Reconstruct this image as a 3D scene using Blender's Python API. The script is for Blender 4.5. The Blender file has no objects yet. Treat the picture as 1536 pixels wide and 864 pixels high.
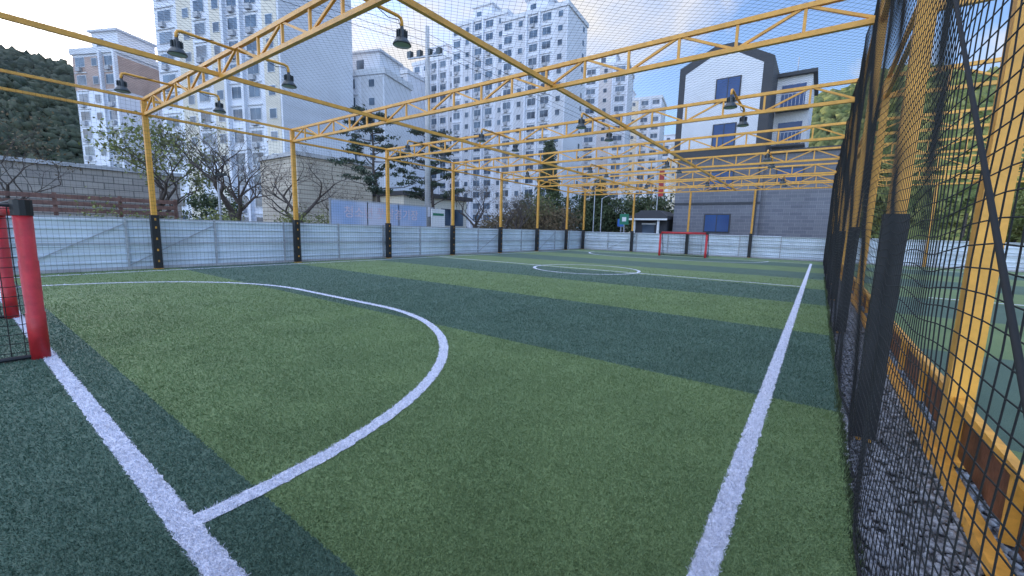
import bpy, math, random
import numpy as np
from mathutils import Vector, Matrix
random.seed(7); rng=np.random.default_rng(7)
sc=bpy.context.scene
R=math.radians
# ---------------------------------------------------------------- materials
def mat(name,col,rough=.6,metal=0,var=0.0,vscale=3.0,bump=0.0,bscale=40.0,spec=None,col2=None,detail=6):
    m=bpy.data.materials.new(name); m.use_nodes=True
    nt=m.node_tree; N=nt.nodes; L=nt.links; b=N['Principled BSDF']
    b.inputs['Roughness'].default_value=rough; b.inputs['Metallic'].default_value=metal
    if spec is not None: b.inputs['Specular IOR Level'].default_value=spec
    c=(*col,1)
    b.inputs['Base Color'].default_value=c
    tc=N.new('ShaderNodeTexCoord')
    if var>0 or col2:
        n=N.new('ShaderNodeTexNoise'); n.inputs['Scale'].default_value=vscale; n.inputs['Detail'].default_value=detail; n.inputs['Roughness'].default_value=.65
        L.new(tc.outputs['Object'],n.inputs['Vector'])
        r=N.new('ShaderNodeValToRGB'); r.color_ramp.elements[0].position=.32; r.color_ramp.elements[1].position=.68
        if col2: a,d=col,col2
        else: a=tuple(x*(1-var) for x in col); d=tuple(min(1,x*(1+var)) for x in col)
        r.color_ramp.elements[0].color=(*a,1); r.color_ramp.elements[1].color=(*d,1)
        L.new(n.outputs['Fac'],r.inputs['Fac']); L.new(r.outputs['Color'],b.inputs['Base Color'])
    if bump>0:
        n2=N.new('ShaderNodeTexNoise'); n2.inputs['Scale'].default_value=bscale; n2.inputs['Detail'].default_value=4
        L.new(tc.outputs['Object'],n2.inputs['Vector'])
        bp=N.new('ShaderNodeBump'); bp.inputs['Strength'].default_value=bump; bp.inputs['Distance'].default_value=.02
        L.new(n2.outputs['Fac'],bp.inputs['Height']); L.new(bp.outputs['Normal'],b.inputs['Normal'])
    return m
def brickmat(name,c1,c2,mortar,w,h,rough=.8,msize=.015):
    m=bpy.data.materials.new(name); m.use_nodes=True
    nt=m.node_tree; N=nt.nodes; L=nt.links; b=N['Principled BSDF']; b.inputs['Roughness'].default_value=rough
    tc=N.new('ShaderNodeTexCoord'); sx=N.new('ShaderNodeSeparateXYZ'); L.new(tc.outputs['Object'],sx.inputs[0])
    ad=N.new('ShaderNodeMath'); ad.operation='ADD'; L.new(sx.outputs[0],ad.inputs[0]); L.new(sx.outputs[1],ad.inputs[1])
    cx=N.new('ShaderNodeCombineXYZ'); L.new(ad.outputs[0],cx.inputs[0]); L.new(sx.outputs[2],cx.inputs[1])
    br=N.new('ShaderNodeTexBrick'); br.inputs['Scale'].default_value=1; br.inputs['Brick Width'].default_value=w; br.inputs['Row Height'].default_value=h; br.inputs['Mortar Size'].default_value=msize
    br.inputs['Color1'].default_value=(*c1,1); br.inputs['Color2'].default_value=(*c2,1); br.inputs['Mortar'].default_value=(*mortar,1)
    L.new(cx.outputs[0],br.inputs['Vector'])
    n=N.new('ShaderNodeTexNoise'); n.inputs['Scale'].default_value=.5; n.inputs['Detail'].default_value=5; L.new(tc.outputs['Object'],n.inputs['Vector'])
    mx=N.new('ShaderNodeMix'); mx.data_type='RGBA'; mx.blend_type='MULTIPLY'; mx.inputs[0].default_value=.35
    L.new(br.outputs['Color'],mx.inputs[6]); L.new(n.outputs['Fac'],mx.inputs[7]); L.new(mx.outputs[2],b.inputs['Base Color'])
    return m
YEL=mat('yellow_painted_steel',(.76,.37,.060),.42,0,.16,5,.1,60)
YELD=mat('yellow_painted_rail',(.70,.33,.05),.5,0,.25,8)
BLK=mat('black_pad_vinyl',(.014,.015,.018),.5,0,.3,6)
NET=mat('black_net_cord',(.010,.011,.012),.8)
NETR=mat('roof_net_cord',(.04,.042,.045),.8)
RED=mat('red_goal_pad',(.46,.022,.028),.45,0,.25,6,.15,20)
LAMPD=mat('lamp_dark_metal',(.06,.07,.072),.35,.5)
LENS=mat('lamp_lens',(.30,.36,.34),.15)
FENCE=mat('fence_white_sheet',(.60,.67,.74),.5,0,.14,.9,.05,8)
GALV=mat('galvanised_steel',(.42,.44,.48),.45,.3,.15,4)
LINE=mat('white_turf_paint',(.72,.73,.82),.9,0,.2,60,.6,260)
BROWN=mat('rusty_brown_board',(.12,.045,.022),.55,0,.6,4,.2,30)
GRAV=mat('gravel_bed',(.12,.12,.125),.9,0,.5,60,.8,80)
STONE=mat('gravel_stone',(.22,.225,.24),.85,0,.6,25)
WALLW=mat('white_apartment_paint',(.70,.72,.77),.8,0,.07,.15,.05,6)
WALLG=mat('gray_apartment_paint',(.58,.59,.62),.8,0,.07,.2)
BEIGE=mat('beige_apartment_paint',(.66,.61,.51),.8,0,.08,.3)
TRIM=mat('pale_trim',(.62,.64,.67),.7,0,.06,.5)
PINKB=mat('terracotta_paint',(.46,.34,.29),.8,0,.15,.4)
PALEP=mat('pale_pink_paint',(.60,.55,.53),.8,0,.1,.4)
GLASS=mat('window_glass',(.030,.050,.080),.12,0,0,.4,col2=(.14,.19,.25),detail=1)
GLASSB=mat('blue_window_glass',(.015,.055,.17),.15,0,0,.4,col2=(.03,.09,.24),detail=1,spec=.3)
AC=mat('aircon_unit',(.38,.39,.41),.6)
CHAR=mat('charcoal_cladding',(.035,.038,.045),.6,0,.15,1)
STUCCO=mat('white_stucco',(.66,.67,.70),.85,0,.05,.6)
GBRICK=brickmat('gray_brick',(.15,.155,.18),(.195,.20,.22),(.27,.27,.29),.9,.3)
TANB=brickmat('tan_siding',(.62,.54,.42),(.57,.49,.38),(.28,.23,.18),3.0,.38,msize=.03)
STW=brickmat('stone_wall',(.48,.43,.37),(.38,.34,.30),(.16,.15,.13),.8,.35,msize=.02)
CONC=mat('concrete',(.42,.42,.42),.85,0,.2,1.5,.2,30)
ROOFD=mat('dark_roof',(.05,.05,.055),.7)
PLANK=mat('brown_wood_plank',(.17,.09,.07),.7,0,.4,5)
BARK=mat('tree_bark',(.085,.068,.058),.9,0,.4,12,.5,40)
LEAFG=mat('leaf_olive',(.10,.14,.035),.7,0,0,1.2,col2=(.26,.26,.08))
LEAFD=mat('leaf_dark_green',(.025,.045,.018),.75,0,0,1.5,col2=(.08,.11,.04))
PINEM=mat('pine_needles',(.018,.036,.022),.7,0,0,2,col2=(.055,.085,.045))
SHRUB=mat('shrub_leaves',(.07,.07,.03),.8,0,0,1.5,col2=(.20,.13,.07))
FORL=mat('forest_foliage_shaded',(.022,.040,.026),.9,0,0,.16,col2=(.085,.095,.055))  # shade and a little haze are put into this foliage colour
FORR=mat('forest_foliage_sunlit',(.05,.085,.02),.9,0,0,.14,col2=(.22,.22,.06))  # sunlight painted into the foliage as a brighter yellow-green
SIGNP=mat('banner_print',(.26,.40,.64),.6,0,0,.35,col2=(.62,.64,.74),detail=2)
SIGNT=mat('banner_lettering',(.74,.62,.68),.6)
SIGNW=mat('sign_white',(.72,.74,.74),.6)
SIGNG=mat('sign_green',(.02,.18,.10),.5)
SIGNB=mat('sign_blue',(.03,.12,.40),.5)
SIGNR=mat('banner_red',(.45,.03,.03),.6)
ASPH=mat('asphalt_ground',(.10,.10,.10),.9,0,.3,.6,.3,60)
# turf
def turfmat(name,blade=False):
    m=bpy.data.materials.new(name); m.use_nodes=True
    nt=m.node_tree; N=nt.nodes; L=nt.links; b=N['Principled BSDF']; b.inputs['Roughness'].default_value=.65
    b.inputs['Specular IOR Level'].default_value=.35
    tc=N.new('ShaderNodeTexCoord'); s=N.new('ShaderNodeSeparateXYZ'); L.new(tc.outputs['Object'],s.inputs[0])
    def math_(op,a,bv=None):
        n=N.new('ShaderNodeMath'); n.operation=op
        for i,x in enumerate((a,bv)):
            if x is None: continue
            if isinstance(x,(int,float)): n.inputs[i].default_value=x
            else: L.new(x,n.inputs[i])
        return n.outputs[0]
    def noise(sc_,det=3,vec=None):
        n=N.new('ShaderNodeTexNoise'); n.inputs['Scale'].default_value=sc_; n.inputs['Detail'].default_value=det
        L.new(vec or tc.outputs['Object'],n.inputs['Vector']); return n.outputs['Fac']
    wob=math_('MULTIPLY',math_('SUBTRACT',noise(40,2),.5),.05)
    y=math_('ADD',s.outputs[1],wob)
    k=math_('MODULO',math_('FLOOR',math_('DIVIDE',math_('ADD',y,71-.93),3.55)),2)
    def ramp(fac,a,bc,p0=.3,p1=.7):
        r=N.new('ShaderNodeValToRGB'); r.color_ramp.elements[0].position=p0; r.color_ramp.elements[1].position=p1
        r.color_ramp.elements[0].color=(*a,1); r.color_ramp.elements[1].color=(*bc,1); L.new(fac,r.inputs['Fac']); return r.outputs['Color']
    mp=N.new('ShaderNodeMapping'); mp.inputs['Scale'].default_value=(1,.35,1); L.new(tc.outputs['Object'],mp.inputs['Vector'])
    fine=noise(170,5,mp.outputs[0])
    if blade:
        light=ramp(fine,(.100,.160,.062),(.240,.325,.140)); dark=ramp(fine,(.050,.098,.068),(.120,.200,.142))
    else:
        light=ramp(fine,(.085,.140,.052),(.205,.285,.118)); dark=ramp(fine,(.042,.085,.060),(.105,.175,.124))
    mx=N.new('ShaderNodeMix'); mx.data_type='RGBA'; L.new(k,mx.inputs[0]); L.new(light,mx.inputs[6]); L.new(dark,mx.inputs[7])
    med=ramp(noise(1.3,5),(.82,.84,.82),(1.10,1.08,1.08))
    m2=N.new('ShaderNodeMix'); m2.data_type='RGBA'; m2.blend_type='MULTIPLY'; m2.inputs[0].default_value=1
    L.new(mx.outputs[2],m2.inputs[6]); L.new(med,m2.inputs[7])
    out=m2.outputs[2]
    L.new(out,b.inputs['Base Color'])
    bp=N.new('ShaderNodeBump'); bp.inputs['Strength'].default_value=.5; bp.inputs['Distance'].default_value=.01
    L.new(fine,bp.inputs['Height'])
    if not blade: L.new(bp.outputs['Normal'],b.inputs['Normal'])
    return m
TURF=turfmat('artificial_turf'); TBL=turfmat('turf_blade',True)

# ---------------------------------------------------------------- builder
class B:
    def __init__(s): s.p={}
    def add(s,part,m,vs,fs):
        d=s.p.setdefault(part,{'m':m,'v':[],'f':[]}); o=len(d['v'])
        d['v'].extend([tuple(v) for v in vs]); d['f'].extend([tuple(i+o for i in f) for f in fs])
    def obox(s,part,m,o,a,b,c):
        o,a,b,c=map(Vector,(o,a,b,c))
        if a.cross(b).dot(c)<0: a,b=b,a
        v=[o,o+a,o+a+b,o+b,o+c,o+a+c,o+a+b+c,o+b+c]
        s.add(part,m,v,[(3,2,1,0),(4,5,6,7),(0,1,5,4),(1,2,6,5),(2,3,7,6),(3,0,4,7)])
    def box(s,part,m,lo,hi):
        s.obox(part,m,lo,(hi[0]-lo[0],0,0),(0,hi[1]-lo[1],0),(0,0,hi[2]-lo[2]))
    def beam(s,part,m,p0,p1,w,h=None,up=(0,0,1)):
        h=h or w; p0=Vector(p0);p1=Vector(p1); d=p1-p0; u=Vector(up)
        if abs(d.normalized().dot(u))>.98: u=Vector((0,1,0))
        sd=d.cross(u).normalized(); uu=sd.cross(d).normalized()
        s.obox(part,m,p0-sd*w/2-uu*h/2,sd*w,uu*h,d)
    def tube(s,part,m,pts,rads,n=8,cap=True):
        pts=[Vector(p) for p in pts]
        if isinstance(rads,(int,float)): rads=[rads]*len(pts)
        vs=[];fs=[]; prev=None
        for i,p in enumerate(pts):
            d=(pts[min(i+1,len(pts)-1)]-pts[max(i-1,0)]).normalized()
            if prev is None:
                a=d.orthogonal().normalized()
            else:
                a=(prev-d*prev.dot(d)); a=a.normalized() if a.length>1e-6 else d.orthogonal().normalized()
            prev=a; b=d.cross(a)
            for k in range(n):
                t=2*math.pi*k/n; vs.append(p+(a*math.cos(t)+b*math.sin(t))*rads[i])
        for i in range(len(pts)-1):
            for k in range(n):
                k2=(k+1)%n; fs.append((i*n+k,i*n+k2,(i+1)*n+k2,(i+1)*n+k))
        if cap:
            fs.append(tuple(range(n-1,-1,-1))); fs.append(tuple((len(pts)-1)*n+k for k in range(n)))
        s.add(part,m,vs,fs)
    def lathe(s,part,m,prof,c=(0,0,0),n=20):
        vs=[];fs=[]
        for r,z in prof:
            for k in range(n):
                t=2*math.pi*k/n; vs.append((c[0]+r*math.cos(t),c[1]+r*math.sin(t),c[2]+z))
        for i in range(len(prof)-1):
            for k in range(n):
                k2=(k+1)%n; fs.append((i*n+k,i*n+k2,(i+1)*n+k2,(i+1)*n+k))
        s.add(part,m,vs,fs)
    def meshes(s,name,smooth=()):
        out=[]
        for pn,d in s.p.items():
            me=bpy.data.meshes.new(name+'_'+pn); me.from_pydata(d['v'],[],d['f']); me.materials.append(d['m'])
            if pn in smooth:
                for p in me.polygons: p.use_smooth=True
            me.update(); out.append((pn,me))
        return out
def place(name,meshes,loc=(0,0,0),rz=0,scale=1):
    if len(meshes)==1:
        o=bpy.data.objects.new(name,meshes[0][1]); sc.collection.objects.link(o)
        o.location=loc; o.rotation_euler=(0,0,rz); o.scale=(scale,)*3; return o
    e=bpy.data.objects.new(name,None); sc.collection.objects.link(e); e.empty_display_size=.3
    e.location=loc; e.rotation_euler=(0,0,rz); e.scale=(scale,)*3
    for pn,me in meshes:
        o=bpy.data.objects.new(pn,me); sc.collection.objects.link(o); o.parent=e
    return e
def np_obj(name,v,f,mats,midx=None,smooth=False,parent=None):
    v=np.asarray(v,dtype=np.float32); f=np.asarray(f,dtype=np.int32); k=f.shape[1]
    me=bpy.data.meshes.new(name); me.vertices.add(len(v)); me.vertices.foreach_set('co',v.ravel())
    me.loops.add(f.size); me.loops.foreach_set('vertex_index',f.ravel())
    me.polygons.add(len(f)); me.polygons.foreach_set('loop_start',np.arange(0,f.size,k,dtype=np.int32))
    try: me.polygons.foreach_set('loop_total',np.full(len(f),k,dtype=np.int32))
    except Exception: pass
    for m in mats: me.materials.append(m)
    if midx is not None: me.polygons.foreach_set('material_index',np.asarray(midx,dtype=np.int32))
    if smooth: me.polygons.foreach_set('use_smooth',np.ones(len(f),dtype=bool))
    me.update(calc_edges=True); me.validate()
    o=bpy.data.objects.new(name,me); sc.collection.objects.link(o)
    if parent: o.parent=parent
    return o

# ---------------------------------------------------------------- nets
def net_geo(lines,r,nrm,seg=.5,wob=None):
    V=[];F=[];off=0; nrm=np.array(nrm,float)
    for p0,p1 in lines:
        p0=np.array(p0,float);p1=np.array(p1,float); d=p1-p0; Ln=np.linalg.norm(d)
        if Ln<.02: continue
        n=max(1,int(math.ceil(Ln/seg))); t=np.linspace(0,1,n+1)[:,None]; P=p0+d*t
        if wob is not None: P=P+wob(P)
        s=np.cross(d/Ln,nrm)
        ring=[nrm*r, (-.5*nrm+.866*s)*r, (-.5*nrm-.866*s)*r]
        v=np.stack([P+q for q in ring],1).reshape(-1,3)
        i=np.arange(n)*3
        f=np.concatenate([np.stack([i+a,i+b,i+3+b,i+3+a],1) for a,b in ((0,1),(1,2),(2,0))])+off
        V.append(v);F.append(f);off+=len(v)
    return np.concatenate(V),np.concatenate(F)
def rect_lines(o,U,W,lu,lv,cell,diag=False):
    o,U,W=map(lambda a:np.array(a,float),(o,U,W)); out=[]
    if not diag:
        for i in range(int(lu/cell)+1): out.append((o+U*i*cell,o+U*i*cell+W*lv))
        for j in range(int(lv/cell)+1): out.append((o+W*j*cell,o+W*j*cell+U*lu))
    else:
        st=cell*1.4142; c=-lv
        while c<lu+lv:
            v0=max(0,-c);v1=min(lv,lu-c)
            if v1>v0: out.append((o+U*(v0+c)+W*v0,o+U*(v1+c)+W*v1))
            v0=max(0,c-lu);v1=min(lv,c)
            if v1>v0: out.append((o+U*(c-v0)+W*v0,o+U*(c-v1)+W*v1))
            c+=st
    return out

# ---------------------------------------------------------------- ground + turf
X0,X1=-16.95,.29; Y0,Y1=-4.8,33.5
b=B(); b.add('g',ASPH,[(-900,-900,-.06),(900,-900,-.06),(900,900,-.06),(-900,900,-.06)],[(0,1,2,3)]); place('ground',b.meshes('ground'))
b=B(); b.box('t',TURF,(X0,Y0,-.05),(X1,Y1,0)); place('artificial_turf_pitch',b.meshes('turf'))
b=B(); b.box('t',TURF,(1.05,Y0,-.05),(19,Y1,0)); place('artificial_turf_pitch',b.meshes('turfn'))
b=B(); b.box('t',GRAV,(X1,Y0,-.05),(1.05,Y1,-.03)); place('gravel_strip',b.meshes('gravel'))
GL=.58; FL=29.8; LX=-16.15; RX=-.27; MY=15.5; LW=.055
lineparts=[]
def ribbon(pts,closed=False,z=.004,step=.03):
    P=[];
    pts=[np.array(p,float) for p in pts]
    if closed: pts=pts+[pts[0]]
    for a,c in zip(pts[:-1],pts[1:]):
        n=max(1,int(np.linalg.norm(c-a)/step))
        for i in range(n): P.append(a+(c-a)*i/n)
    P.append(pts[-1]); P=np.array(P)
    T=np.gradient(P,axis=0); T/=np.linalg.norm(T,axis=1)[:,None]+1e-9; Nn=np.stack([-T[:,1],T[:,0]],1)
    w1=LW+rng.normal(0,.005,len(P)); w2=LW+rng.normal(0,.005,len(P))
    A=P+Nn*w1[:,None]; C=P-Nn*w2[:,None]
    lineparts.append((np.concatenate([np.c_[A,np.full(len(P),z)],np.c_[C,np.full(len(P),z)]]),len(P)))
    return P
def dpath(y,s,cx=-8.15,r=4.25,n=60):
    pts=[]
    for i in range(n+1):
        t=math.pi/2*i/n; pts.append((cx+1.5+r*math.cos(t),y+s*r*math.sin(t)))
    for i in range(n+1):
        t=math.pi/2+math.pi/2*i/n; pts.append((cx-1.5+r*math.cos(t),y+s*r*math.sin(t)))
    return pts
zz=.004
def L_(pts,closed=False):
    global zz
    ribbon(pts,closed,zz); zz+=.0004
L_([(RX,-4.7),(RX,FL)]); L_([(LX,-4.7),(LX,FL)]); L_([(LX,GL),(RX,GL)]); L_([(LX,FL),(RX,FL)]); L_([(LX,MY),(RX,MY)])
L_(dpath(GL,1)); L_(dpath(FL,-1))
L_([(-7.6+2.1*math.cos(2*math.pi*i/90),MY+2.1*math.sin(2*math.pi*i/90)) for i in range(90)],True)
V=[];F=[];off=0
for v,n in lineparts:
    i=np.arange(n-1); V.append(v); F.append(np.stack([i,i+1,n+i+1,n+i],1)[:, ::-1]+off); off+=len(v)
np_obj('pitch_line_markings',np.concatenate(V),np.concatenate(F),[LINE])
b=B(); b.box('l',LINE,(2.5,15.4,.001),(18,15.5,.004)); b.box('l',LINE,(2.5,29.8,.001),(18,29.9,.004)); place('pitch_line_markings',b.meshes('nl'))
def in_line(x,y):
    w=LW+.002
    m=(np.abs(x-RX)<w)|((np.abs(y-GL)<w)&(x<RX)&(x>LX))|((np.abs(x-LX)<w))|((np.abs(y-MY)<w)&(x<RX))
    for cx,sg in ((-6.65,1),(-9.65,-1)):
        m|=(np.abs(np.hypot(x-cx,y-GL)-4.25)<w)&((x-cx)*sg>0)&(y>GL)
    m|=(np.abs(y-GL-4.25)<w)&(x<-6.65)&(x>-9.65)
    return m
nb=1000000
az=rng.uniform(R(-20),R(98),nb); d=np.exp(rng.uniform(math.log(1.0),math.log(20),nb))
x=-d*np.sin(az); y=d*np.cos(az); k=(x<X1-.01)&(x>X0)&(y>Y0+.1)&((d<8)|(rng.uniform(0,1,nb)<(20-d)/12)); x=x[k];y=y[k];d=d[k]; n=len(x)
th=rng.uniform(0,2*np.pi,n); w=(.0009+.00050*d)*rng.uniform(.7,1.3,n); h=(.013+.0007*d)*rng.uniform(.5,1.3,n)
lean=rng.normal(0,.008,(n,2))+np.array([.002,-.005]); il=in_line(x+rng.normal(0,.004,n),y+rng.normal(0,.004,n))
zb=np.where(il,.004,.0)
v=np.empty((n,3,3)); v[:,0]=np.c_[x-w*np.cos(th),y-w*np.sin(th),zb]; v[:,1]=np.c_[x+w*np.cos(th),y+w*np.sin(th),zb]; v[:,2]=np.c_[x+lean[:,0],y+lean[:,1],zb+h]
np_obj('turf_blades',v.reshape(-1,3),np.arange(3*n).reshape(-1,3),[TBL,LINE],il.astype(int))
n=9000; yy=rng.uniform(.8,20,n); xx=X1+rng.normal(0,.012,n); th=rng.uniform(0,6.28,n)
v=np.empty((n,3,3)); v[:,0]=np.c_[xx-.005*np.cos(th),yy-.005*np.sin(th),np.full(n,-.02)]; v[:,1]=np.c_[xx+.005*np.cos(th),yy+.005*np.sin(th),np.full(n,-.02)]; v[:,2]=np.c_[xx+rng.normal(.01,.012,n),yy+rng.normal(0,.015,n),rng.uniform(.01,.05,n)]
np_obj('turf_edge_fringe',v.reshape(-1,3),np.arange(3*n).reshape(-1,3),[LEAFD])
ico=np.array([(0,0,-1),(.72,-.53,-.45),(-.28,-.85,-.45),(-.89,0,-.45),(-.28,.85,-.45),(.72,.53,-.45),(.28,-.85,.45),(-.72,-.53,.45),(-.72,.53,.45),(.28,.85,.45),(.89,0,.45),(0,0,1)])
icf=np.array([(0,1,2),(1,0,5),(0,2,3),(0,3,4),(0,4,5),(1,5,10),(2,1,6),(3,2,7),(4,3,8),(5,4,9),(1,10,6),(2,6,7),(3,7,8),(4,8,9),(5,9,10),(6,10,11),(7,6,11),(8,7,11),(9,8,11),(10,9,11)])
def blobs(c,s,jit=.25):
    n=len(c); v=ico[None]*(1+rng.normal(0,jit,(n,12,1)))*s[:,None,:]
    a=rng.uniform(0,6.28,n); ca,sa=np.cos(a)[:,None],np.sin(a)[:,None]
    v=np.stack([v[:,:,0]*ca-v[:,:,1]*sa,v[:,:,0]*sa+v[:,:,1]*ca,v[:,:,2]],2)+c[:,None,:]
    f=icf[None]+(np.arange(n)*12)[:,None,None]
    return v.reshape(-1,3),f.reshape(-1,3)
n=8000; c=np.c_[rng.uniform(.31,1.0,n),.6+12*rng.uniform(0,1,n)**1.7,rng.uniform(-.03,.0,n)]; s=rng.uniform(.012,.034,(n,3))*np.array([1,1,.7])
v,f=blobs(c,s); np_obj('gravel',v,f,[STONE])

# ---------------------------------------------------------------- yellow frame
TY=[-4.8,-.4,4.0,8.4,12.8,17.2,21.6,26.0,30.4,33.45]
def frame(name,xl,xr,mids,pads=True,padsr=True,faxs=(),rw=.05):
    b=B(); zt,zb=5.1,4.67
    for y in TY:
        for x,hw in ((xl,.065),(xr,rw)):
            b.box('posts',YEL,(x-hw,y-hw,0),(x+hw,y+hw,5.05))
            if x!=xr or not padsr: b.box('base_plates',YEL,(x-hw-.05,y-hw-.05,.001),(x+hw+.05,y+hw+.05,.015))
        b.beam('truss_chords',YEL,(xl,y,zt),(xr,y,zt),.075)
        b.beam('truss_chords',YEL,(xl,y,zb),(xr,y,zb),.079)
        n=int(round((xr-xl)/.96)); 
        for i in range(n+1):
            x=xl+(xr-xl)*i/n
            if 0<i<n: b.beam('truss_webs',YEL,(x,y,zb),(x,y,zt),.045)
            if i<n:
                x2=xl+(xr-xl)*(i+1)/n
                a,c=(zb,zt) if i%2==0 else (zt,zb)
                b.beam('truss_webs',YEL,(x,y,a),(x2,y,c),.042)
    for x in (xl,xr):
        for z in (zt+.002,zb-.002): b.beam('eave_rails',YEL,(x,TY[0],z),(x,TY[-1],z),.07)
    for x in mids: b.beam('purlins',YEL,(x,TY[0],zb+.06),(x,TY[-1],zb+.06),.07,.09)
    for x in faxs:
        b.box('posts',YEL,(x-.06,TY[-1]-.06,0),(x+.06,TY[-1]+.06,4.66))
        if pads:
            b.box('pads',BLK,(x-.1,TY[-1]-.1,.03),(x+.1,TY[-1]+.1,1.68))
    ps=[]
    if pads: ps.append((xl,.1))
    if padsr: ps.append((xr,.068))
    for x,hw in ps:
        for y in TY:
            b.box('pads',BLK,(x-hw,y-hw,.03),(x+hw,y+hw,1.68))
            if x<0:
                for z in (.25,.6,.95,1.3,1.55):
                    b.box('pad_straps',YELD,(x+hw-.001,y-.02,z-.035),(x+hw+.003,y+.02,z+.035))
    return place(name,b.meshes(name))
frame('yellow_steel_canopy_frame',-16.8,.415,[-11.05,-5.15],True,True,(-12.4,-8.1,-3.9))
frame('yellow_steel_canopy_frame',.87,17.5,[6.4,12],False,False,(5,9,13),.06)
b=B()
b.beam('rails',YELD,(.80,-4.8,.035),(.80,33.4,.035),.075,.07)
b.beam('rails',YELD,(.86,-4.8,.44),(.86,33.4,.44),.045,.05)
for i in range(34):
    y=-4.8+i*1.1
    b.box('uprights',YELD,(.85,y-.022,.07),(.895,y+.022,.415))
    b.box('boards',BROWN,(.90,y+.025,.06),(.925,y+1.075,.41))
place('kickboard_fence',b.meshes('kickboard'))

# ---------------------------------------------------------------- nets
def wobw(P):
    o=np.zeros_like(P); y,z=P[:,1],P[:,2]
    o[:,0]=.020*np.sin(y*1.9+z*.8)+.010*np.sin(y*4.7-z*2.1)
    o[:,1]=.028*np.sin(z*2.3+y*.7)+.014*np.sin(z*9+y*5)
    o[:,2]=.028*np.sin(y*1.43)+.014*np.sin(y*6.1+z*4)
    return o
def net_obj(name,parts,matl=NET):
    V=[];F=[];off=0
    for v,f in parts: V.append(v);F.append(f+off);off+=len(v)
    return np_obj(name,np.concatenate(V),np.concatenate(F),[matl])
g=[net_geo(rect_lines((.315,.7,.0),(0,1,0),(0,0,1),8.8,5.05,.054),.0021,(1,0,0),.16,wobw),
   net_geo(rect_lines((.315,9.5,.0),(0,1,0),(0,0,1),23.9,5.05,.054),.0026,(1,0,0),.8,wobw),
   net_geo([((.315,.7,.03),(.315,33,.03)),((.315,.7,5.0),(.315,33,5.0))],.008,(1,0,0),.3,wobw)]
net_obj('side_safety_net',g)
g=[net_geo(rect_lines((-16.68,Y0,.0),(0,1,0),(0,0,1),38.2,5.05,.11),.0020,(1,0,0),1)]
net_obj('side_safety_net',g)
g=[net_geo(rect_lines((-16.7,33.32,.0),(1,0,0),(0,0,1),17,5.05,.11),.0022,(0,1,0),1)]
net_obj('end_safety_net',g)
def wobr(P):
    o=np.zeros_like(P); o[:,2]=-.05*np.abs(np.sin(P[:,1]*math.pi/4.4))+.015*np.sin(P[:,0]*3)
    o[:,0]=.02*np.sin(P[:,1]*1.7); o[:,1]=.02*np.sin(P[:,0]*2.1); return o
g=[net_geo(rect_lines((-16.8,Y0,5.16),(1,0,0),(0,1,0),17.2,38.2,.105,True),.0020,(0,0,1),.6,wobr)]
net_obj('roof_safety_net',g,NETR)
b=B()
pts=[(.275,.55+ (4.3)*t,.9+4.15*t-.05*math.sin(math.pi*t)) for t in [i/20 for i in range(21)]]
b.tube('c',NET,pts,.0055,8); place('hanging_rope',b.meshes('rope',('c',)))

# ---------------------------------------------------------------- floodlights
b=B()
b.tube('arm',YEL,[(0,0,0),(0,-.92,.02),(0,-.98,0),(0,-1.0,-.05),(0,-1.0,-.14)],.028,10)
b.lathe('housing',LAMPD,[(.0,-.12),(.03,-.12),(.035,-.17),(.07,-.18),(.075,-.30),(.095,-.315),(.15,-.395),(.158,-.42),(.152,-.425),(.0,-.42)],(0,-1,0),24)
for k in range(10):
    t=2*math.pi*k/10
    b.beam('fins',LAMPD,(.06*math.cos(t),-1+.06*math.sin(t),-.24),(.1*math.cos(t),-1+.1*math.sin(t),-.24),.006,.11)
b.lathe('lens',LENS,[(.0,-.44),(.11,-.435),(.142,-.426)],(0,-1,0),24)
b.tube('cable',BLK,[(.03,-.4,.04),(.04,-.75,-.06),(.03,-.95,-.02),(.02,-1.0,-.15)],.007,6)
fl=b.meshes('floodlight',('arm','housing','lens','cable'))
for y in (4.0,12.8,21.6,30.4):
    for x in (-14.1,-10.1,-6.15,-2.1):
        place('floodlight',fl,(x,y-.03,5.03),0); place('floodlight',fl,(x,y+.03,5.03),math.pi)

# ---------------------------------------------------------------- sheet metal fence
def sheet_fence(name,p0,p1,nrm,h=1.56,gates=()):
    b=B(); p0=Vector(p0);p1=Vector(p1); d=(p1-p0); Ln=d.length; d.normalize(); n=Vector(nrm)
    prof=[(0,.04)]; z=.04
    while z<h-.2:
        prof+= [(0,z+.16),(.035,z+.185),(.035,z+.225),(0,z+.25)]; z+=.25
    prof.append((0,h))
    npan=int(Ln/2.25); pl=Ln/npan
    for i in range(npan):
        a=p0+d*(i*pl+.012); c=p0+d*((i+1)*pl-.012); off=n*random.uniform(-.008,.008); dz=random.uniform(-.02,.01)
        vs=[];fs=[]
        for q in (a,c):
            for o,zq in prof: vs.append(q+off+n*o+Vector((0,0,zq+dz)))
        m=len(prof)
        for k in range(m-1): fs.append((k,m+k,m+k+1,k+1))
        b.add('sheets',FENCE,vs,fs)
        b.beam('posts',GALV,p0+d*(i*pl)+n*.045,p0+d*(i*pl)+n*.045+Vector((0,0,h+.04)),.05)
        if random.random()<.25:
            b.beam('braces',GALV,p0+d*(i*pl)+n*.06+Vector((0,0,.12)),p0+d*((i+1)*pl)+n*.06+Vector((0,0,h-.15)),.025)
    for z in (.06,.8,h+.0): b.beam('rails',GALV,p0+n*.055+Vector((0,0,z)),p1+n*.055+Vector((0,0,z)),.035)
    b.beam('kerb',CONC,p0+n*.0+Vector((0,0,0)),p1+Vector((0,0,0)),.18,.12)
    place(name,b.meshes(name))
sheet_fence('corrugated_metal_fence',(-17.15,-6,0),(-17.15,33.8,0),(1,0,0))
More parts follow.
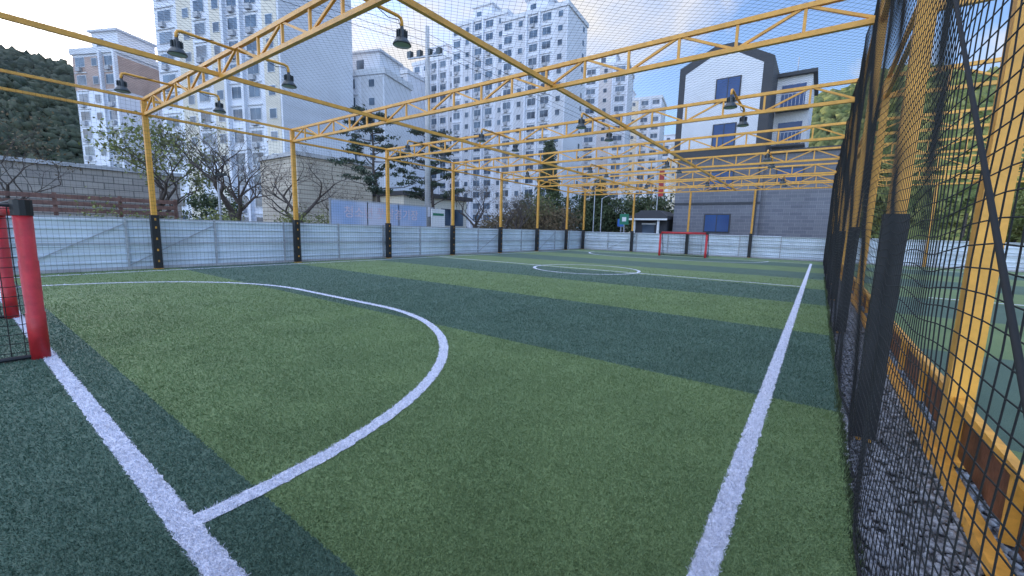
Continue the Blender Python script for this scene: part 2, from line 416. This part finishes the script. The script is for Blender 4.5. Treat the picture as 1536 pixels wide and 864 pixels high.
sheet_fence('corrugated_metal_fence',(-17.1,33.8,0),(.4,33.8,0),(0,-1,0),1.5)
sheet_fence('corrugated_metal_fence',(1.0,33.8,0),(19,33.8,0),(0,-1,0),1.5)

# ---------------------------------------------------------------- goals
def goal(name,cx,y,s):
    b=B(); W=1.5;H=1.62;D=.95
    for sx in (-1,1):
        x=sx*W
        b.tube('posts',RED,[(x,0,0),(x,0,.5),(x,0,.505),(x,0,1.05),(x,0,1.055),(x,0,H-.06)],[.075,.075,.069,.075,.069,.075],16)
        b.tube('back_frame',BLK,[(x,0,H),(x,-D*.45,H),(x,-D,.05)],.022,8)
        b.tube('back_frame',BLK,[(x,0,.03),(x,-D,.03)],.025,8)
        b.tube('net_ties',BLK,[(x,0,H-.1),(x,0,H+.06)],.082,12)
    b.tube('crossbar',RED,[(-W,0,H-.03),(0,0,H-.03),(W,0,H-.03)],.072,16)
    b.tube('net_ties',BLK,[(-W,-.03,H+.05),(W,-.03,H+.05)],.02,8)
    b.tube('back_frame',BLK,[(-W,-D,.03),(W,-D,.03)],.025,8)
    ms=b.meshes(name,('posts','crossbar')); 
    L=[];c=.1
    for sx in (-1,1):
        x=sx*W
        i=0
        while i*c<D:
            yy=-i*c; top=H if -yy<D*.45 else H-(H-.05)*(-yy-D*.45)/(D*.55); L.append(((x,yy,0),(x,yy,top))); i+=1
        j=0
        while j*c<H:
            z=j*c; ye=-D if z<.05 else -(D*.45+(H-z)/(H-.05)*D*.55); L.append(((x,0,z),(x,ye,z))); j+=1
    v1,f1=net_geo(L,.0045,(1,0,0),.1,lambda P:np.c_[.02*np.sin(P[:,1]*7+P[:,2]*5),np.zeros(len(P)),.015*np.sin(P[:,1]*9)])
    L=[]
    for i in range(31):
        x=-W+i*c; L.append(((x,0,H),(x,-D*.45,H))); L.append(((x,-D*.45,H),(x,-D,.05)))
    for j in range(5): L.append(((-W,-j*c,H),(W,-j*c,H)))
    for j in range(17):
        t=j/17; L.append(((-W,-D*.45-D*.55*t,H-(H-.05)*t),(W,-D*.45-D*.55*t,H-(H-.05)*t)))
    v2,f2=net_geo(L,.0045,(0,1,0),.3)
    e=place(name,ms,(cx,y,0),0 if s>0 else math.pi)
    o=np_obj('net',np.concatenate([v1,v2]),np.concatenate([f1,f2+len(v1)]),[NET],parent=e)
goal('soccer_goal',-8.17,.52,1); goal('soccer_goal',-7.5,29.8,-1)

# ---------------------------------------------------------------- apartments
def apartment(name,loc,rz,blocks,D=13,fh=2.8,bay=3.4,accent=BEIGE,wall=WALLW,seed=0,base=0,acctop=None,sidew=True):
    r=random.Random(seed); b=B()
    for (x0,x1,fl_,yo) in blocks:
        H=fl_*fh+base
        b.box('walls',wall,(x0,yo,0),(x1,yo+D,H))
        b.box('roof_parapet',TRIM,(x0-.25,yo-.25,H),(x1+.25,yo+D+.25,H+.9))
        mx=(x0+x1)/2
        b.box('penthouse',wall,(mx-3,yo+2,H+.9),(mx+2.4,yo+8,H+4.2)); b.box('penthouse_roof',TRIM,(mx-3.4,yo+1.6,H+4.2),(mx+2.8,yo+8.4,H+4.5))
        b.box('penthouse_louvre',GLASS,(mx-2,yo+1.95,H+1.8),(mx-.6,yo+1.998,H+3.2))
        if acctop:
            zt=H-acctop*fh
            b.box('accent_panels',accent,(x0-.03,yo-.04,zt),(x1+.03,yo+D+.03,H-.4))
        n=max(1,int((x1-x0)/bay)); bw=(x1-x0)/n
        for i in range(n):
            bx=x0+i*bw; kind=i%3
            if kind==1 and not acctop: b.box('accent_panels',accent,(bx+.3,yo-.06,1),(bx+bw-.3,yo,H-.3))
            if kind==2: b.box('bay_columns',wall,(bx-.15,yo-.55,0),(bx+.25,yo,H+.3)); b.box('bay_columns',wall,(bx+bw-.25,yo-.55,0),(bx+bw+.15,yo,H+.3))
            for k in range(fl_):
                z=base+k*fh
                if kind in(0,2):
                    w=bw*.60; hh=1.4; wx=bx+(bw-w)/2
                    b.box('window_frames',TRIM,(wx-.08,yo-.07,z+.87),(wx+w+.08,yo-.002,z+.95+hh+.08))
                    b.box('window_glass',GLASS,(wx,yo-.09,z+.95),(wx+w*.49,yo-.071,z+.95+hh)); b.box('window_glass',GLASS,(wx+w*.52,yo-.09,z+.95),(wx+w,yo-.071,z+.95+hh))
                    if r.random()<.6: b.box('aircon_units',AC,(wx+w*.2,yo-.5,z+.15),(wx+w*.2+.85,yo-.1,z+.8))
                    b.box('balcony_slabs',TRIM,(bx+.26,yo-.16,z-.07),(bx+bw-.26,yo-.004,z+.07))
                    if r.random()<.5: b.beam('railings',AC,(wx,yo-.28,z+.78),(wx+w,yo-.28,z+.78),.05)
                else:
                    w=1.0; wx=bx+(bw-w)/2
                    b.box('window_frames',TRIM,(wx-.08,yo-.12,z+.92),(wx+w+.08,yo-.062,z+2.18)); b.box('window_glass',GLASS,(wx,yo-.14,z+1),(wx+w,yo-.121,z+2.1))
        for k in range(fl_):
            z=base+k*fh
            b.box('floor_joints',TRIM,(x1+.001,yo+.2,z-.02),(x1+.01,yo+D-.2,z+.02))
            if sidew: b.box('side_windows',GLASS,(x1+.001,yo+D-2.6,z+1),(x1+.05,yo+D-1.7,z+2.1))
            b.box('side_windows',GLASS,(x0-.05,yo+3,z+1),(x0-.001,yo+4.4,z+2.2))
            b.box('side_windows',GLASS,(x0-.05,yo+7,z+1),(x0-.001,yo+8.4,z+2.2))
    return place(name,b.meshes(name),loc,rz)
apartment('apartment_tower',(-78.0,19.9,0),R(19.3),[(0,8,20,.8),(8,22.5,21,0)],14,bay=2.8,seed=1,sidew=False)
apartment('apartment_tower',(-66.0,40.5,0),R(19.3),[(0,9,9,0)],8,seed=11,sidew=False,accent=WALLG)
apartment('apartment_tower',(-93.5,78.3,0),R(5.7),[(0,15,16,2),(15,31,18,0),(31,47,17,-2)],11,bay=2.9,seed=2,accent=WALLG)
apartment('apartment_tower',(-76,116,0),R(14),[(0,14,16,0),(14,27,18,1)],13,seed=3,accent=PALEP)
apartment('apartment_tower',(-74,146,0),R(10),[(0,26,17,0)],12,seed=4)
apartment('apartment_tower',(-70,185,0),R(8),[(0,30,14,0)],12,seed=5)
apartment('apartment_tower',(-104,69,0),R(10),[(0,18,14,0)],12,seed=6,accent=WALLG)
apartment('apartment_tower',(-101.7,15.6,0),R(25),[(0,9,10,0)],20,bay=2.4,seed=7,accent=PINKB,acctop=2)
apartment('apartment_tower',(-104,28,0),R(25),[(0,14,12,0)],14,seed=8,accent=WALLG)

# ---------------------------------------------------------------- gabled gray/white building
b=B(); yF=42
xl,xr,xm=-12,-4.5,-8.1
b.box('brick_walls',GBRICK,(xl+.3,yF+.4,0),(xr,yF+12,8.6))
b.box('brick_walls',GBRICK,(xr,yF+.8,0),(1.6,yF+12,8.5))
b.box('parapet',CHAR,(xr,yF+.6,8.5),(1.8,yF+12.1,8.8))
def prism(part,m,pts,y0,y1):
    n=len(pts); vs=[(x,y0,z) for x,z in pts]+[(x,y1,z) for x,z in pts]
    fs=[tuple(range(n)),tuple(range(2*n-1,n-1,-1))]+[(i,n+i,n+(i+1)%n,(i+1)%n) for i in range(n)]
    b.add(part,m,vs,fs)
prism('upper_frame',CHAR,[(xl,8.6),(xr,8.6),(xr,16.3),(xm+.6,18),(xm-1,18),(xl,16.6)],yF,yF+12)
prism('white_gable_wall',STUCCO,[(xl+.55,9.2),(xr-.75,9.2),(xr-.75,15.9),(xm+.5,17.3),(xm-.9,17.3),(xl+.55,16.0)],yF-.05,yF-.001)
for z,w,h in ((14.1,1.8,1.9),(10.3,1.7,1.8)):
    b.box('window_frames',CHAR,(-7.8-w/2-.1,yF-.12,z-h/2-.1),(-7.8+w/2+.1,yF-.052,z+h/2+.1))
    b.box('blue_windows',GLASSB,(-7.8-w/2,yF-.14,z-h/2),(-7.8+w/2,yF-.122,z+h/2)); b.box('window_mullions',CHAR,(-7.85,yF-.16,z-h/2),(-7.79,yF-.142,z+h/2))
for z,w,h in ((6.4,1.9,1.5),(2.6,2.0,1.5)):
    b.box('window_frames',CHAR,(-7.8-w/2-.1,yF+.33,z-h/2-.1),(-7.8+w/2+.1,yF+.398,z+h/2+.1))
    b.box('blue_windows',GLASSB,(-7.8-w/2,yF+.30,z-h/2),(-7.8+w/2,yF+.328,z+h/2)); b.box('window_mullions',CHAR,(-7.85,yF+.28,z-h/2),(-7.79,yF+.298,z+h/2))
for xx in (-2.6,):
    for z in (6.6,):
        b.box('window_frames',CHAR,(xx-1.0,yF+.73,z-.7),(xx+1.0,yF+.798,z+.7)); b.box('blue_windows',GLASS,(xx-.9,yF+.70,z-.6),(xx+.9,yF+.728,z+.6))
b.box('string_course',CHAR,(xl+.28,yF+.34,4.3),(xr,yF+.398,4.5)); b.box('plinth',CHAR,(xl+.28,yF+.3,0),(1.62,yF+.39,1.2))
b.box('stair_block',STUCCO,(xr,yF+4,8.5),(-1.9,yF+11,15.6)); b.box('stair_block_roof',CHAR,(xr,yF+3.6,15.6),(-1.6,yF+11.3,15.9))
for z in (9.4,12.6):
    b.box('balconies',CHAR,(xr+.1,yF+2.6,z),(-1.9,yF+3.98,z+.15))
    for i in range(9): b.beam('balcony_rails',GALV,(xr+.2+i*.28,yF+2.65,z+.15),(xr+.2+i*.28,yF+2.65,z+1.2),.03)
    b.beam('balcony_rails',GALV,(xr+.1,yF+2.65,z+1.2),(-1.9,yF+2.65,z+1.2),.05)
    b.box('blue_windows',GLASSB,(-4.1,yF+3.95,z+.4),(-2.3,yF+3.997,z+2.3))
b.tube('rooftop_mast',GALV,[(-3.2,yF+6,15.9),(-3.2,yF+6,17.8)],.05,6)
b.tube('downpipe',CHAR,[(xr-.3,yF+.3,0),(xr-.3,yF+.3,8.5)],.06,6)
place('gabled_brick_building',b.meshes('gabled_building'))
b=B()
b.box('walls',CHAR,(-15.3,42.2,0),(-12.2,46,2.9)); b.box('roof',ROOFD,(-15.8,41.4,2.9),(-12.0,46.3,3.25)); b.box('roof_edge',SIGNW,(-15.82,41.37,2.82),(-11.98,41.398,2.98))
b.box('door_glass',GLASS,(-14.6,42.15,.1),(-13.4,42.198,2.4)); b.box('door_frame',SIGNW,(-14.7,42.17,2.4),(-13.3,42.199,2.55))
b.box('white_pillar',SIGNW,(-15.4,41.6,0),(-15.2,41.8,2.9)); b.box('white_pillar',SIGNW,(-13.0,41.6,0),(-12.8,41.8,2.9))
prism('pitched_roof',ROOFD,[(-15.6,3.25),(-12.2,3.25),(-13.0,3.8),(-14.8,3.8)],42,46)
place('entrance_pavilion',b.meshes('pavilion'))
b=B(); b.box('walls',TANB,(-44,18.8,0),(-37,26.3,7.4)); b.box('cornice',CONC,(-44.2,18.6,7.4),(-36.8,26.5,7.75))
place('tan_brick_hall',b.meshes('hall'))
b=B(); b.box('walls',BEIGE,(-42,27,0),(-33,36,4.6)); b.box('roof',ROOFD,(-42.5,26.7,4.6),(-32.5,36.5,5.0))
for y in (27.5,29.5,32,34): b.box('window_glass',GLASS,(-32.99,y,1.8),(-32.95,y+1.4,3.6))
place('low_roofed_annex',b.meshes('annex'))
b=B(); b.box('wall',STW,(-34,-14,0),(-32,9.0,4.2)); b.box('coping',CONC,(-34.1,-14.1,4.2),(-31.85,9.1,4.4)); place('stone_retaining_wall',b.meshes('rw'))
b=B()
for i in range(3): b.box('planks',PLANK,(-24.1,-3,1.75+i*.26),(-24.05,6.5,1.92+i*.26))
for i in range(6): b.box('posts',PLANK,(-24.2,-3+i*1.9,0),(-24.1,-2.88+i*1.9,2.5))
place('wooden_plank_fence',b.meshes('plank'))
b=B(); b.box('bed',STW,(-27,3,0),(-20.5,16,.9)); place('planter_bed',b.meshes('planter'))
b=B(); b.box('walls',WALLW,(-52,-6,0),(-44,2.4,9.5)); b.box('roof',ROOFD,(-52.4,-6.4,9.5),(-43.6,2.6,9.8)); b.box('window_glass',GLASS,(-43.99,-1,5),(-43.95,1,6.6)); place('white_house',b.meshes('wh'))

# ---------------------------------------------------------------- banner, poles, signs
b=B(); b.box('panel',SIGNP,(-19.05,11.2,1.45),(-19,17.2,2.72))
for y in (11.15,13.2,15.2,17.25): b.beam('frame',GALV,(-19.03,y,0),(-19.03,y,2.8),.06)
for z in (1.4,2.76): b.beam('frame',GALV,(-19.02,11.1,z),(-19.02,17.3,z),.05)
ban=place('banner_billboard',b.meshes('banner'))
cu=bpy.data.curves.new('lettering','FONT'); cu.body='청소년 풋살경기장'; cu.size=.62; cu.extrude=.004; cu.align_x='CENTER'; cu.align_y='CENTER'; cu.materials.append(SIGNT)
t=bpy.data.objects.new('lettering',cu); sc.collection.objects.link(t); t.parent=ban; t.location=(-18.98,14.2,2.15); t.rotation_euler=(R(90),0,R(90))
b=B(); b.box('panel',SIGNW,(-19,17.6,1.4),(-18.95,18.7,2.65)); b.box('green_band',SIGNG,(-18.949,17.7,2.25),(-18.94,18.6,2.4)); b.beam('post',GALV,(-19.04,18.1,0),(-19.04,18.1,2.7),.06); place('notice_board',b.meshes('notice'))
b=B(); b.tube('pole',CONC,[(0,0,0),(0,0,13.6)],[.2,.12],12); b.beam('crossarm',GALV,(-1.3,-.4,11.9),(1.0,.3,11.9),.09)
for i in range(4):
    x=-1.2+i*.65; b.box('lamp_heads',LAMPD,(x-.16,-.45+i*.2,11.95),(x+.16,-.2+i*.2,12.3))
b.tube('step_bolts',GALV,[(0,.25,3),(0,-.25,3)],.015,5); b.box('junction_box',GALV,(.16,-.15,2.2),(.36,.15,2.8)); place('utility_pole',b.meshes('pole',('pole',)),(-20.5,18.7,0))
b=B()
for dz in (0,.35,.8):
    for (x2,y2,z2) in ((-30,-40,12.5),(-14,75,12.0)):
        P0=Vector((-20.5,18.7,12.4+dz)); P1=Vector((x2,y2,z2+dz)); pts=[]
        for i in range(17):
            t=i/16; p=P0.lerp(P1,t); p.z-=1.6*4*t*(1-t)*.5; pts.append(p)
        b.tube('wires',BLK,pts,.012,4,False)
place('overhead_wires',b.meshes('wires'))
def thinpole(x,y,h,arm=True):
    b=B(); b.tube('pole',GALV,[(0,0,0),(0,0,h)],[.06,.045],8); b.tube('arm',GALV,[(0,0,h-.05),(.4,-.1,h+.12),(.9,-.2,h+.15)],.035,6); b.box('lamp_head',LAMPD,(.7,-.33,h+.09),(1.3,-.1,h+.19)); place('street_lamp',b.meshes('sl'),(x,y,0))
thinpole(-20.5,37,5.2); thinpole(-17.5,38.5,4.8); thinpole(-22,7.6,3.4); thinpole(-19,40,6.5)
b=B(); b.tube('post',GALV,[(0,0,0),(0,0,3.4)],.05,8); b.box('panel',SIGNG,(-.45,-.08,2.3),(.45,-.05,3.3)); b.box('symbol',SIGNW,(-.2,-.09,2.6),(.2,-.081,3.0)); place('road_sign',b.meshes('rs'),(-15.3,39,0))
b=B(); b.tube('post',GALV,[(0,0,0),(0,0,3.2)],.05,8); b.box('panel',SIGNB,(-.4,-.08,2.2),(.4,-.05,3.0)); place('road_sign',b.meshes('rs2'),(-17.6,44,0))
b=B(); b.tube('post',GALV,[(0,0,0),(0,0,8.2)],.06,8); b.box('flag',SIGNR,(.05,-.02,5.4),(.55,.0,8.0)); place('vertical_banner',b.meshes('vb'),(-14.2,45,0))

# ---------------------------------------------------------------- vegetation
def leaves(C,n,spread,size,elong=1.0,zs=.8):
    idx=rng.integers(0,len(C),n); c=C[idx]+rng.normal(0,spread,(n,3))*np.array([1,1,zs])
    a=rng.normal(0,1,(n,3)); a/=np.linalg.norm(a,axis=1)[:,None]; t=rng.normal(0,1,(n,3)); bb=np.cross(a,t); bb/=np.linalg.norm(bb,axis=1)[:,None]
    s=size*rng.uniform(.6,1.4,(n,1)); v=np.stack([c-a*s*elong,c+bb*s*.5,c+a*s*elong,c-bb*s*.5],1).reshape(-1,3)
    return v,np.arange(4*n).reshape(-1,4)
def tree(name,loc,h,seed,leafn,lsize,lm,spread=.16,levels=4,open_=.6,crown=.35,thick=.03):
    r=random.Random(seed); b=B(); tips=[]
    def br(p,d,ln,rad,lv):
        pts=[p];rs=[rad]; 
        for i in range(3):
            d=(d+Vector((r.gauss(0,.13),r.gauss(0,.13),r.gauss(.05,.08)))).normalized(); p=p+d*ln/3; pts.append(p); rs.append(rad*(1-.13*(i+1)))
        b.tube('branches' if lv else 'trunk',BARK,pts,rs,7 if lv<2 else 4,False)
        if lv>=levels-2: tips.extend(pts[1:])
        if lv<levels:
            nc=r.choice((3,4)) if lv<2 else r.choice((2,3,3))
            for i in range(nc):
                ang=r.uniform(0,6.28); o=Vector((math.cos(ang),math.sin(ang),r.uniform(-.1,.35)))
                nd=(d*(1-open_*.6)+o*open_).normalized(); st=pts[-1] if i<2 else pts[2]
                br(st,nd,ln*r.uniform(.64,.86),rs[-1]*.76,lv+1)
    br(Vector((0,0,-.05)),Vector((r.gauss(0,.05),r.gauss(0,.05),1)),h*crown,h*thick,0)
    zmax=max(t.z for t in tips); k=h/zmax
    for pd in b.p.values(): pd['v']=[(x*k,y*k,z*k) for x,y,z in pd['v']]
    ms=b.meshes(name,('trunk','branches')); e=place(name,ms,loc)
    if leafn:
        C=np.array([tuple(t*k) for t in tips]); v,f=leaves(C,leafn,spread,lsize); np_obj('foliage',v,f,[lm],parent=e)
    return e
def pine(name,loc,h,seed,lm=PINEM):
    r=random.Random(seed); b=B(); tips=[]
    trunk=[(0,0,-.1)]; x=y=0
    for i in range(1,8): x+=r.gauss(0,.16); y+=r.gauss(0,.16); trunk.append((x,y,h*i/7))
    b.tube('trunk',BARK,trunk,[.17*(1-.11*i) for i in range(8)],8,False)
    for i in range(26):
        t=.36+.64*i/26; z=h*t; j=t*7; k0=min(6,int(j)); q=j-k0
        bx=trunk[k0][0]*(1-q)+trunk[k0+1][0]*q; by=trunk[k0][1]*(1-q)+trunk[k0+1][1]*q
        a=i*2.4+r.gauss(0,.5); ln=(1.15-t)**.7*h*.38*r.uniform(.45,1.2)
        p=[Vector((bx,by,z))]
        for s in range(1,4): p.append(Vector((bx+math.cos(a)*ln*s/3+r.gauss(0,.08),by+math.sin(a)*ln*s/3+r.gauss(0,.08),z+ln*(.10*s/3+.14*(s/3)**2)+r.gauss(0,.05))))
        b.tube('branches',BARK,p,[.05,.04,.03,.018],5,False)
        for s in (.6,.8,.95,1.05):
            c=p[0].lerp(p[3],s); tips.append((c.x+r.gauss(0,.22),c.y+r.gauss(0,.22),c.z+.08))
    e=place(name,b.meshes(name,('trunk',)),loc); v,f=leaves(np.array(tips),5200,.20,.09,1.3,.34); np_obj('needles',v,f,[lm],parent=e)
tree('deciduous_tree',(-25.4,5.6,0),6.6,3,2600,.08,LEAFG,.25,5,.62)
tree('bare_tree',(-22.6,8.9,0),6.5,5,150,.05,SHRUB,.1,6,.66,.3,.036)
tree('bare_tree',(-27.5,1.2,0),6.2,8,500,.06,SHRUB,.2,6,.6)
tree('bare_tree',(-22.6,11.6,0),5.8,23,120,.05,SHRUB,.1,6,.66,.3,.034)
tree('bare_tree',(-21.4,24.3,0),5.6,11,500,.05,SHRUB,.15,6,.6,.28)
tree('bare_tree',(-20.8,29.6,0),5.0,13,600,.06,SHRUB,.2,5,.6)
tree('bare_tree',(-20.4,27.0,0),5.2,29,200,.06,SHRUB,.2,6,.6)
tree('bare_tree',(-22.4,13.8,0),4.2,17,300,.05,SHRUB,.1,5,.6)
tree('bare_tree',(-21.0,33.5,0),5.0,19,1500,.06,LEAFG,.2,5,.6)
pine('pine_tree',(-26.7,19.3,0),9.8,1); pine('pine_tree',(-26.2,24.2,0),9.2,2)
def conifer(name,loc,h,w,seed):
    r=random.Random(seed); tips=[]; b=B(); b.tube('trunk',BARK,[(0,0,0),(0,0,h)],[.2,.03],7)
    for i in range(260):
        t=r.random()**.8; rad=w*(1-t)*r.uniform(.5,1.08)+.05; a=r.uniform(0,6.28); tips.append((rad*math.cos(a),rad*math.sin(a),h*(.1+.9*t)))
        if i%3==0: b.tube('branches',BARK,[(0,0,h*(.1+.9*t)-.1),tips[-1]],[.03,.01],4,False)
    e=place(name,b.meshes(name),loc); v,f=leaves(np.array(tips),8000,.28,.16); np_obj('foliage',v,f,[LEAFD],parent=e)
conifer('conifer_tree',(-28.8,46.8,0),12.5,2.4,1); conifer('conifer_tree',(-24,52,0),8,2.6,2)
def mass(name,areas,lm,n,size,trunks=True):
    C=[];b=B()
    for (x,y,h,w) in areas:
        if trunks: b.tube('trunks',BARK,[(x,y,0),(x+.1,y,h*.7)],[.14,.06],6,False)
        for i in range(26):
            v=rng.normal(0,1,3); v/=np.linalg.norm(v); q=rng.uniform(.4,1)**.5
            C.append((x+v[0]*w*q,y+v[1]*w*q,h*.6+v[2]*h*.38*q))
    v,f=leaves(np.array(C),n,.33,size)
    if not trunks: return np_obj(name,v,f,[lm])
    e=place(name,b.meshes(name)); np_obj('foliage',v,f,[lm],parent=e)
ar=[(rng.uniform(-38,-15),rng.uniform(50,62),rng.uniform(4.5,7.5),rng.uniform(1.6,2.6)) for _ in range(34)]
mass('tree_row',ar,LEAFD,30000,.17)
ar=[(rng.uniform(-30,-20),rng.uniform(30,44),rng.uniform(2.5,4.5),rng.uniform(1,1.8)) for _ in range(22)]
mass('tree_row',ar,SHRUB,14000,.11)
ar=[(rng.uniform(2,45),rng.uniform(44,60),rng.uniform(5,9),rng.uniform(2,3)) for _ in range(40)]
mass('tree_row',ar,FORR,26000,.2)
ar=[(rng.uniform(-26.5,-21),rng.uniform(3.5,15.5),rng.uniform(1.2,2.3),rng.uniform(.5,.9)) for _ in range(26)]
mass('shrub_bed',ar,LEAFG,14000,.06,False)
ar=[(rng.uniform(-60,-30),rng.uniform(-2,46),rng.uniform(4,7),rng.uniform(1.6,2.6)) for _ in range(20)]
mass('tree_row',[a for a in ar if a[0]<-47 or a[1]>38],LEAFD,9000,.17)

# hills
def hill(name,cx,cy,ax,ay,H,mm,rot,nblob,seed,wl,bl=(1.5,3.6)):
    def hf(u,v):
        base=np.clip(1-(np.abs(u)**3.2),0,1)*np.clip(1-v*v,0,1)
        return H*base*(1+.06*np.sin(u*7+seed)+.04*np.sin(u*17+v*5)+.05*np.sin(v*6+u*3))
    nu,nv=120,40; U,W=np.meshgrid(np.linspace(-1,1,nu),np.linspace(-1,1,nv),indexing='ij')
    c,s=math.cos(rot),math.sin(rot)
    def wpos(u,v):
        lx=u*ax; ly=v*ay; return cx+lx*c-ly*s, cy+lx*s+ly*c
    X,Y=wpos(U,W); Z=hf(U,W)-1
    v=np.stack([X,Y,Z],2).reshape(-1,3); i=np.arange(nu-1)[:,None]*nv+np.arange(nv-1)[None]; i=i.ravel()
    f=np.stack([i,i+nv,i+nv+1,i+1],1)
    e=bpy.data.objects.new(name,None); sc.collection.objects.link(e)
    np_obj('terrain',v,f,[mm],parent=e,smooth=True)
    u=rng.uniform(-.98,.98,nblob); w=rng.uniform(wl[0],wl[1],nblob)
    x,y=wpos(u,w); z=hf(u,w)+rng.uniform(-1,1.2,nblob)
    sz=rng.uniform(bl[0],bl[1],(nblob,1))*np.array([[1,1,1.0]])*rng.uniform(.6,1.3,(nblob,3)); vv,ff=blobs(np.c_[x,y,z],sz*.75,.38)
    np_obj('forest_canopy',vv,ff,[mm],parent=e)
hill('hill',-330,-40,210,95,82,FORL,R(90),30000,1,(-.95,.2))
hill('hill',60,290,150,90,80,FORR,R(-4),24000,4,(-.95,.2))

# ---------------------------------------------------------------- camera
cam=bpy.data.cameras.new('camera'); co=bpy.data.objects.new('camera',cam); sc.collection.objects.link(co)
cam.sensor_width=36; cam.lens=14.64; cam.clip_start=.05; cam.clip_end=3000
rt=Vector((.8055,.5919,.0255)).normalized(); bk=Vector((.5837,-.8003,.1377)).normalized(); up=bk.cross(rt).normalized(); rt=up.cross(bk)
M=Matrix(((rt.x,up.x,bk.x,0),(rt.y,up.y,bk.y,0),(rt.z,up.z,bk.z,1.5),(0,0,0,1))); co.matrix_world=M
sc.camera=co
# ---------------------------------------------------------------- light
SE=R(12.5); sd=Vector((-math.cos(SE)*.9965,math.cos(SE)*.083,math.sin(SE)))
sl=bpy.data.lights.new('sun','SUN'); sl.energy=5.0; sl.angle=R(.5); sl.color=(1,.86,.66)
so=bpy.data.objects.new('sun',sl); sc.collection.objects.link(so); so.rotation_euler=sd.to_track_quat('Z','Y').to_euler(); so.location=(0,0,80)
w=bpy.data.worlds.new('World'); sc.world=w; w.use_nodes=True; nt=w.node_tree; N=nt.nodes; L=nt.links
bg=N['Background']; bg.inputs['Strength'].default_value=.15
sky=N.new('ShaderNodeTexSky'); sky.sky_type='NISHITA'; sky.sun_disc=False; sky.sun_elevation=SE; sky.sun_rotation=math.atan2(sd.x,sd.y)
sky.air_density=1.0; sky.dust_density=1.3; sky.ozone_density=2.6
tc=N.new('ShaderNodeTexCoord'); sp=N.new('ShaderNodeSeparateXYZ'); L.new(tc.outputs['Generated'],sp.inputs[0])
def mth(op,a,bv):
    n=N.new('ShaderNodeMath'); n.operation=op
    for i,x in enumerate((a,bv)):
        if isinstance(x,(int,float)): n.inputs[i].default_value=x
        else: L.new(x,n.inputs[i])
    return n.outputs[0]
def smooth(x,a,c,lo,hi):
    n=N.new('ShaderNodeMapRange'); n.interpolation_type='SMOOTHSTEP'; L.new(x,n.inputs['Value'])
    n.inputs['From Min'].default_value=a; n.inputs['From Max'].default_value=c; n.inputs['To Min'].default_value=lo; n.inputs['To Max'].default_value=hi; return n.outputs[0]
zc=mth('ADD',mth('MAXIMUM',sp.outputs[2],0.0),.18)
cx=N.new('ShaderNodeCombineXYZ'); L.new(mth('DIVIDE',sp.outputs[0],zc),cx.inputs[0]); L.new(mth('DIVIDE',sp.outputs[1],zc),cx.inputs[1]); cx.inputs[2].default_value=3.3
nz=N.new('ShaderNodeTexNoise'); nz.inputs['Scale'].default_value=1.35; nz.inputs['Detail'].default_value=8; nz.inputs['Roughness'].default_value=.52; nz.inputs['Distortion'].default_value=.5
L.new(cx.outputs[0],nz.inputs['Vector'])
rp=N.new('ShaderNodeValToRGB'); rp.color_ramp.elements[0].position=.46; rp.color_ramp.elements[1].position=.62; rp.color_ramp.elements[0].color=(.02,.02,.02,1); rp.color_ramp.elements[1].color=(.95,.95,.95,1)
L.new(nz.outputs['Fac'],rp.inputs['Fac'])
sg=N.new('ShaderNodeVectorMath'); sg.operation='MULTIPLY'; L.new(sky.outputs['Color'],sg.inputs[0]); sg.inputs[1].default_value=(2.2,2.25,2.6)
mx=N.new('ShaderNodeMix'); mx.data_type='RGBA'; L.new(rp.outputs['Color'],mx.inputs[0]); L.new(sg.outputs[0],mx.inputs[6]); mx.inputs[7].default_value=(6.5,6.4,6.4,1)
gain=mth('ADD',smooth(sp.outputs[2],.62,.95,1.0,3.1),smooth(sp.outputs[1],0.0,-.8,0.0,1.8))  # added glow in the unseen sky overhead and behind camera, lights turf and facades
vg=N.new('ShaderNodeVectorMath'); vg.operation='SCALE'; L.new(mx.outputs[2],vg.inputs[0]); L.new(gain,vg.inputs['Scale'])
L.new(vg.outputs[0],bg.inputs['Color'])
sc.view_settings.view_transform='Standard'; sc.view_settings.look='None'; sc.view_settings.exposure=0
print('verts',sum(len(m.vertices) for m in bpy.data.meshes))
